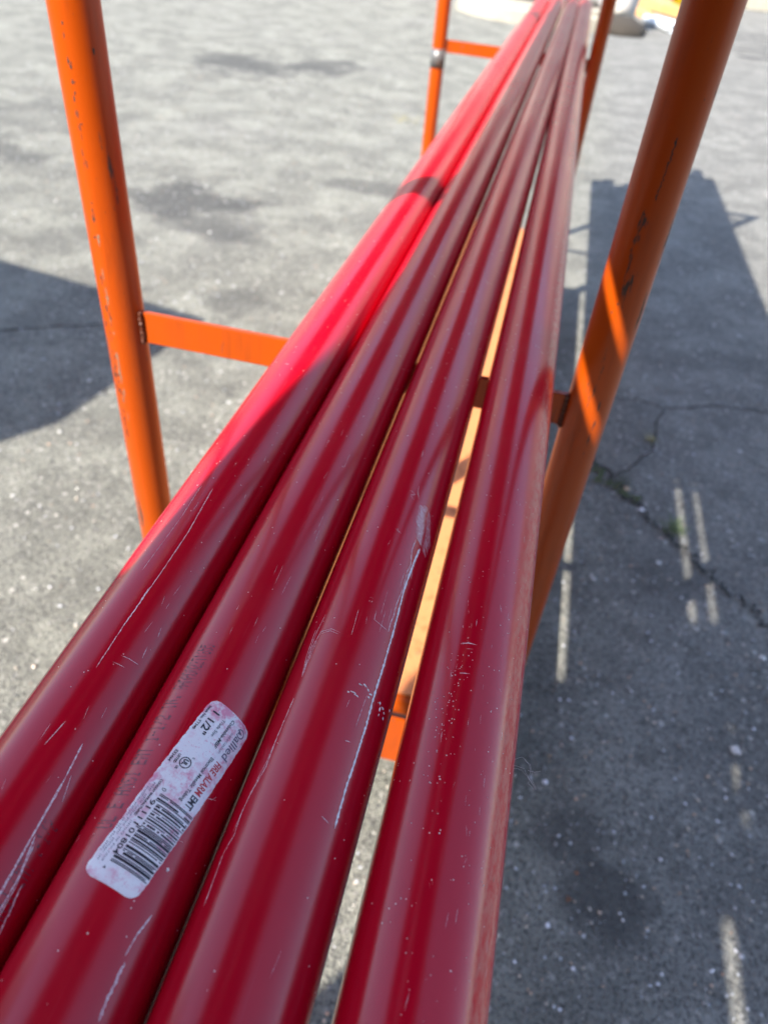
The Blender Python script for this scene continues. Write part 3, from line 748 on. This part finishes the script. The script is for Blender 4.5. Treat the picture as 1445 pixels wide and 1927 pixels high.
# ------------------------------------------------------------------ far end of the yard
def stadium(x0, x1, y, half, z0, z1, n=14, bev=.03):
    bm = bmesh.new(); pts = []
    for k in range(n + 1): a = PI / 2 + PI * k / n; pts.append((x0 + math.cos(a) * half, y + math.sin(a) * half))
    for k in range(n + 1): a = -PI / 2 + PI * k / n; pts.append((x1 + math.cos(a) * half, y + math.sin(a) * half))
    top = [bm.verts.new((p[0], p[1], z1)) for p in pts]; f = bm.faces.new(top)
    r = bmesh.ops.extrude_face_region(bm, geom=[f])
    for v in r['geom']:
        if isinstance(v, bmesh.types.BMVert): v.co.z = z0
    bmesh.ops.recalc_face_normals(bm, faces=bm.faces)
    es = [e for e in bm.edges if abs(e.verts[0].co.z - z1) < 1e-5 and abs(e.verts[1].co.z - z1) < 1e-5]
    bmesh.ops.bevel(bm, geom=es, offset=bev, segments=3, affect='EDGES')
    return bm
isl = thing('kerb_island', 'pale concrete kerb island with a rounded left end behind the far frame', 'kerb', (-.40, 8.78, 0), math.radians(6))
bm_obj('kerb_ring', stadium(-.12, .22, .0, .68, 0, .15, bev=.05), M['concrete'], isl)
bm_obj('soil_bed', stadium(-.10, .20, .05, .46, .05, .158, bev=.01), M['soil'], isl)
# dark crate on the island
cr = thing('black_crate', 'black slatted crate standing on the kerb island behind the pipes', 'crate', (-.50, 8.75, .159))
bm_obj('crate_floor', box_bm(-.35, .35, -.2, .2, 0, .02), M['darkmetal'], cr)
for k in range(4):
    bm_obj('slat', box_bm(-.35, .35, -.215, -.2, .03 + k * .06, .075 + k * .06, .003), M['darkmetal'], cr)
# upright stone by the far right post
ro = bmesh.new(); bmesh.ops.create_icosphere(ro, subdivisions=3, radius=1)
for v in ro.verts:
    n = v.co.copy(); v.co.x *= .20 * (1 + .08 * math.sin(n.z * 7)); v.co.y *= .2; v.co.z = max(-.5, v.co.z) * .42
    v.co += n * .012 * math.sin(n.x * 11 + n.y * 7) * math.cos(n.z * 9)
o = bm_obj('boulder', ro, M['stone'], None, True); o.location = (.34, 8.75, .30); tag(o, 'pale weathered boulder on dark soil right of the far right post', 'boulder')
mo = bmesh.new(); bmesh.ops.create_icosphere(mo, subdivisions=3, radius=1)
for v in mo.verts:
    n = v.co.copy(); v.co.x *= .27 + .03 * math.sin(n.y * 9); v.co.y *= .25; v.co.z = max(0, v.co.z) * .14 + .01 * math.sin(n.x * 13 + n.y * 17)
o = bm_obj('soil_mound', mo, M['soil'], None, True); o.location = (.36, 8.42, 0); o['kind'] = 'structure'
def board(x, y, L, w, h, rz, z, mat, name, label, cat, tilt=0):
    o = bm_obj(name, box_bm(-L / 2, L / 2, -w / 2, w / 2, 0, h, .004), mat); o.location = (x, y, z); o.rotation_euler = (0, tilt, rz)
    tag(o, label, cat); return o
board(.70, 10.0, 1.0, .13, .05, math.radians(-75), .0, M['wood'], 'timber_board', 'narrow orange timber board lying lowest and nearest in the scrap pile', 'board')
board(.86, 10.85, 1.1, .24, .11, math.radians(-78), .0, M['wood'], 'timber_board', 'thick orange timber board farther back in the scrap pile', 'board')
for k in range(3):
    o = bm_obj('plastic_tube', tube_bm((-.4, 0, 0), (.4, 0, 0), .035, 20, 1, .004), M['pinkred']); o.location = (1.02 + .075 * k, 11.5, .036); o.rotation_euler = (0, 0, math.radians(-80))
    tag(o, ('leftmost', 'middle', 'rightmost')[k] + ' of the three faded red tubes behind the scrap pile', 'tube', 'faded red tubes on the scrap pile')
for k in range(3):
    o = bm_obj('steel_bar', box_bm(-.42, .42, -.015, .015, 0, .03, .002), M['darkmetal']); o.location = (.90 + .07 * k, 10.1 - .05 * k, .002); o.rotation_euler = (0, 0, math.radians(-72 + 5 * k))
    tag(o, ('leftmost', 'middle', 'rightmost')[k] + ' of the dark steel bars beside the timber boards', 'bar', 'dark steel bars on the asphalt')
for k in range(2):
    o = bm_obj('plastic_pipe', tube_bm((-.29, 0, 0), (.29, 0, 0), .040, 24, 1, .005), M['pvc']); o.location = (.79 + .10 * k, 9.20 + .04 * k, .042); o.rotation_euler = (0, 0, math.radians(-66))
    tag(o, ('left', 'right')[k] + ' one of two short white plastic pipes lying in front of the scrap pile', 'pipe', 'short white plastic pipes')
bk = thing('yellow_bucket', 'bright yellow bucket standing behind the scrap pile', 'bucket', (1.16, 10.95, .0))
bb = bmesh.new(); prof = [(.0, .0), (.13, .0), (.155, .34), (.165, .35), (.165, .37), (.148, .37), (.125, .02), (0, .02)]; seg = 28; rr = []
for (r_, z_) in prof: rr.append([bb.verts.new((math.cos(2 * PI * j / seg) * r_, math.sin(2 * PI * j / seg) * r_, z_)) for j in range(seg)])
for a, b in zip(rr[:-1], rr[1:]):
    for j in range(seg): bb.faces.new((a[j], a[(j + 1) % seg], b[(j + 1) % seg], b[j]))
bmesh.ops.remove_doubles(bb, verts=bb.verts, dist=1e-5)
bm_obj('bucket_shell', bb, M['yellow'], bk, True)
hb = bmesh.new(); prev = None
for k in range(17):
    a = PI * k / 16; c = Vector((math.cos(a) * .165, .05, .34 - math.sin(a) * .02 + .0)); c.z = .34 + math.sin(a) * .12
    nr = [hb.verts.new(c + Vector((math.cos(a) * math.cos(j * PI / 3), math.sin(j * PI / 3), math.sin(a) * math.cos(j * PI / 3))) * .004) for j in range(6)]
    if prev:
        for j in range(6): hb.faces.new((prev[j], prev[(j + 1) % 6], nr[(j + 1) % 6], nr[j]))
    prev = nr
bm_obj('bucket_handle', hb, M['darkmetal'], bk, True)
wl_ = thing('low_wall', 'low tan concrete block wall at the far right edge of the yard', 'wall', (2.3, 12.7, 0), math.radians(8))
for r_ in range(2):
    for k in range(6):
        bm_obj('block', box_bm(-.6 + k * .41 + r_ * .2, -.6 + k * .41 + .40 + r_ * .2, -.1, .1, r_ * .205, r_ * .205 + .2, .006), M['concrete'], wl_)

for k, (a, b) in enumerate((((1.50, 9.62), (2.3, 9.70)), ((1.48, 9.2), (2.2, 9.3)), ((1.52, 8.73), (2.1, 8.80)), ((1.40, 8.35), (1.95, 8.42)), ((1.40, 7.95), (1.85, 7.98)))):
    ribbon('shadow_streak', [a, b], .10 + .03 * (k % 2), simple('shadow_streak_%s' % 'abcde'[k], (.075, .075, .075), .8, 0, .2, 12), z=.003, seed=20 + k, jag=.06)  # dark strips stand in for shadow streaks cast on the asphalt

# ------------------------------------------------------------------ the person taking the picture
def person():
    root = thing('person', 'person in a dark shirt and jeans standing behind the camera, reaching over the pipes', 'person', (-.30, -.62, 0))
    V = {}; E = []; RAD = {}
    def j(n, p, r, par=None):
        V[n] = Vector(p) - Vector((-.30, -.62, 0)); RAD[n] = r
        if par: E.append((par, n))
    j('pelvis', (-.465, -.66, .93), .11)
    j('waist', (-.455, -.57, 1.08), .105, 'pelvis'); j('chest', (-.445, -.52, 1.25), .125, 'waist'); j('upper_chest', (-.45, -.51, 1.36), .10, 'chest')
    j('neck', (-.44, -.475, 1.44), .055, 'upper_chest'); j('skull', (-.43, -.43, 1.53), .085, 'neck'); j('crown', (-.43, -.42, 1.60), .07, 'skull'); j('jaw', (-.42, -.37, 1.49), .045, 'skull')
    for s, h in ((-1, 'l'), (1, 'r')):
        j('hip' + h, (-.50 + s * .095, -.66, .88), .09, 'pelvis'); j('knee' + h, (-.50 + s * .13, -.60, .49), .06, 'hip' + h)
        j('ankle' + h, (-.50 + s * .14, -.68, .09), .04, 'knee' + h); j('toe' + h, (-.50 + s * .16, -.52, .04), .036, 'ankle' + h)
    j('shl', (-.60, -.42, 1.34), .06, 'upper_chest'); j('ell', (-.44, -.24, 1.12), .043, 'shl'); j('wrl', (-.14, -.10, .985), .026, 'ell')
    j('shr', (-.31, -.58, 1.34), .06, 'upper_chest'); j('elr', (-.02, -.40, 1.12), .043, 'shr'); j('wrr', (.13, -.12, .985), .026, 'elr')
    for h, w, pm, dirx in (('l', 'wrl', (-.095, -.085, .955), 1), ('r', 'wrr', (.105, -.085, .955), -1)):
        j('palm' + h, pm, .026, w)
        for k in range(4):
            b = Vector(pm) + Vector((dirx * .022, -.016 + k * .004, .030 - k * .018)); L = (.026, .029, .027, .021)[k]
            j('f%s%da' % (h, k), b, .0088, 'palm' + h)
            j('f%s%db' % (h, k), b + Vector((dirx * L, .004, -.002)), .008, 'f%s%da' % (h, k))
            j('f%s%dc' % (h, k), b + Vector((dirx * L * 1.5, .012, -.004)), .007, 'f%s%db' % (h, k))
        j('t%sa' % h, Vector(pm) + Vector((dirx * .004, -.028, .018)), .011, 'palm' + h)
        j('t%sb' % h, Vector(pm) + Vector((dirx * .028, -.036, .026)), .009, 't%sa' % h)
    names = list(V); idx = {n: i for i, n in enumerate(names)}
    me = bpy.data.meshes.new('body'); me.from_pydata([V[n] for n in names], [(idx[a], idx[b]) for a, b in E], []); me.update()
    o = bpy.data.objects.new('body', me); C.objects.link(o); o.parent = root
    md = o.modifiers.new('skin', 'SKIN'); md.use_smooth_shade = True
    o.modifiers.new('sub', 'SUBSURF').levels = 2; o.modifiers['sub'].render_levels = 2
    for i, n in enumerate(names):
        o.data.skin_vertices[0].data[i].radius = (RAD[n], RAD[n])
    o.data.skin_vertices[0].data[0].use_root = True
    t = NT('shirt_jeans_skin'); sp = t.add('ShaderNodeSeparateXYZ', {0: t.coord()})
    z, y = sp.outputs[2], sp.outputs[1]
    arm = t.math('GREATER_THAN', y, .40)
    sk = t.math('MAXIMUM', arm, t.math('GREATER_THAN', z, 1.42))
    c = t.mix(t.math('GREATER_THAN', z, .97), (.05, .07, .12), (.035, .04, .05)); c = t.mix(sk, c, (.50, .29, .19))
    me.materials.append(t.set(Base_Color=c, Roughness=.75))
    hair = bmesh.new(); bmesh.ops.create_icosphere(hair, subdivisions=3, radius=.098)
    for v in hair.verts:
        v.co.y = min(v.co.y, .045); v.co.z = max(v.co.z, -.03)
    bmesh.ops.translate(hair, verts=hair.verts, vec=Vector((-.13, .165, 1.575)))
    bm_obj('hair', hair, simple('dark_hair', (.03, .02, .015), .6), root, True)
    for s in (-1, 1):
        e = bmesh.new(); bmesh.ops.create_icosphere(e, subdivisions=2, radius=.012)
        bmesh.ops.translate(e, verts=e.verts, vec=Vector((-.125 + s * .032, .262, 1.535))); bm_obj('eye', e, M['pvc'], root, True)
person()
ph = bmesh.new(); box_bm(-.0375, .0375, -.105, .045, .004, .0115, .003, ph)
o = bm_obj('phone', ph, M['darkmetal']); o.matrix_world = cam.matrix_world.copy()
tag(o, 'dark phone held in both hands over the pipes, behind the camera', 'phone')

# unseen dark wall added behind the photographer to shut off the low sky
ws = thing('added_shade_wall', 'unseen dark green corrugated wall added behind the camera to cut the low sky', 'wall', (0, -4.4, 0))
wv = []; wf = []
for k in range(0, 401):
    x = -10 + k * .05; d = (0, .03, .03, 0)[k % 4]
    wv += [(x, d, 0), (x, d, 3.5)]
    if k: a = 2 * k; wf.append((a - 2, a, a + 1, a - 1))
mesh_obj('added_shade_sheet', wv, wf, simple('added_shade_green', (.035, .045, .04), .7), ws)
bm_obj('added_shade_parapet', box_bm(-10, 10, -.12, .06, 3.5, 3.6, .01), M['darkmetal'], ws)
bm_obj('added_shade_core', box_bm(-10, 10, -.12, -.02, 0, 3.49), M['darkmetal'], ws)
sw = thing('added_shade_fence', 'tall dark green sheet fence added out of view on the left to cut side light', 'fence', (-5.2, -.2, 0))  # unseen fence added to reduce the fill light from the left
for k in range(6): bm_obj('added_shade_panel', box_bm(-.03, .03, -4.1 + k * .9, -3.22 + k * .9, .05, 3.0, .004), bpy.data.materials['added_shade_green'], sw)
# brown warehouse and trees past the far end of the yard, above the frame but mirrored in the pipes
wh = thing('warehouse', 'brown warehouse with roller doors past the far end of the yard', 'building', (0, 19, 0))
bm_obj('wall', box_bm(-22, 24, 0, 8, 0, 6.6), simple('brown_render', (.36, .29, .26), .85, 0, .15, .4), wh)
bm_obj('roof', box_bm(-22.4, 24.4, -.4, 8.4, 6.6, 6.9), M['darkmetal'], wh)
for k in range(5):
    bm_obj('roller_door', box_bm(-18 + k * 8, -13.5 + k * 8, -.08, -.01, 0, 4.2, .01), simple('roller_door_%s' % 'abcde'[k], (.12, .12, .125), .6), wh)

# unseen tall block added behind and right of the photographer to cut sky light
ob_ = thing('added_shade_block', 'tall grey brown block added out of view behind the camera on the right to cut sky light', 'building', (1.6, -3.4, 0))
bm_obj('wall', box_bm(0, 13, -5, 0, 0, 9.5, .02), simple('added_shade_render', (.10, .085, .08), .85, 0, .15, .5), ob_)  # body of the added unseen block
bm_obj('added_shade_roof_slab', box_bm(-.15, 13.15, -5.15, .15, 9.52, 9.75, .02), M['darkmetal'], ob_)
for r_ in range(3):
    for k in range(5):
        w_ = bm_obj('added_shade_window', box_bm(.9 + k * 2.4, 2.3 + k * 2.4, .004, .05, 1.3 + r_ * 2.8, 2.9 + r_ * 2.8, .01), M['darkmetal'], ob_)
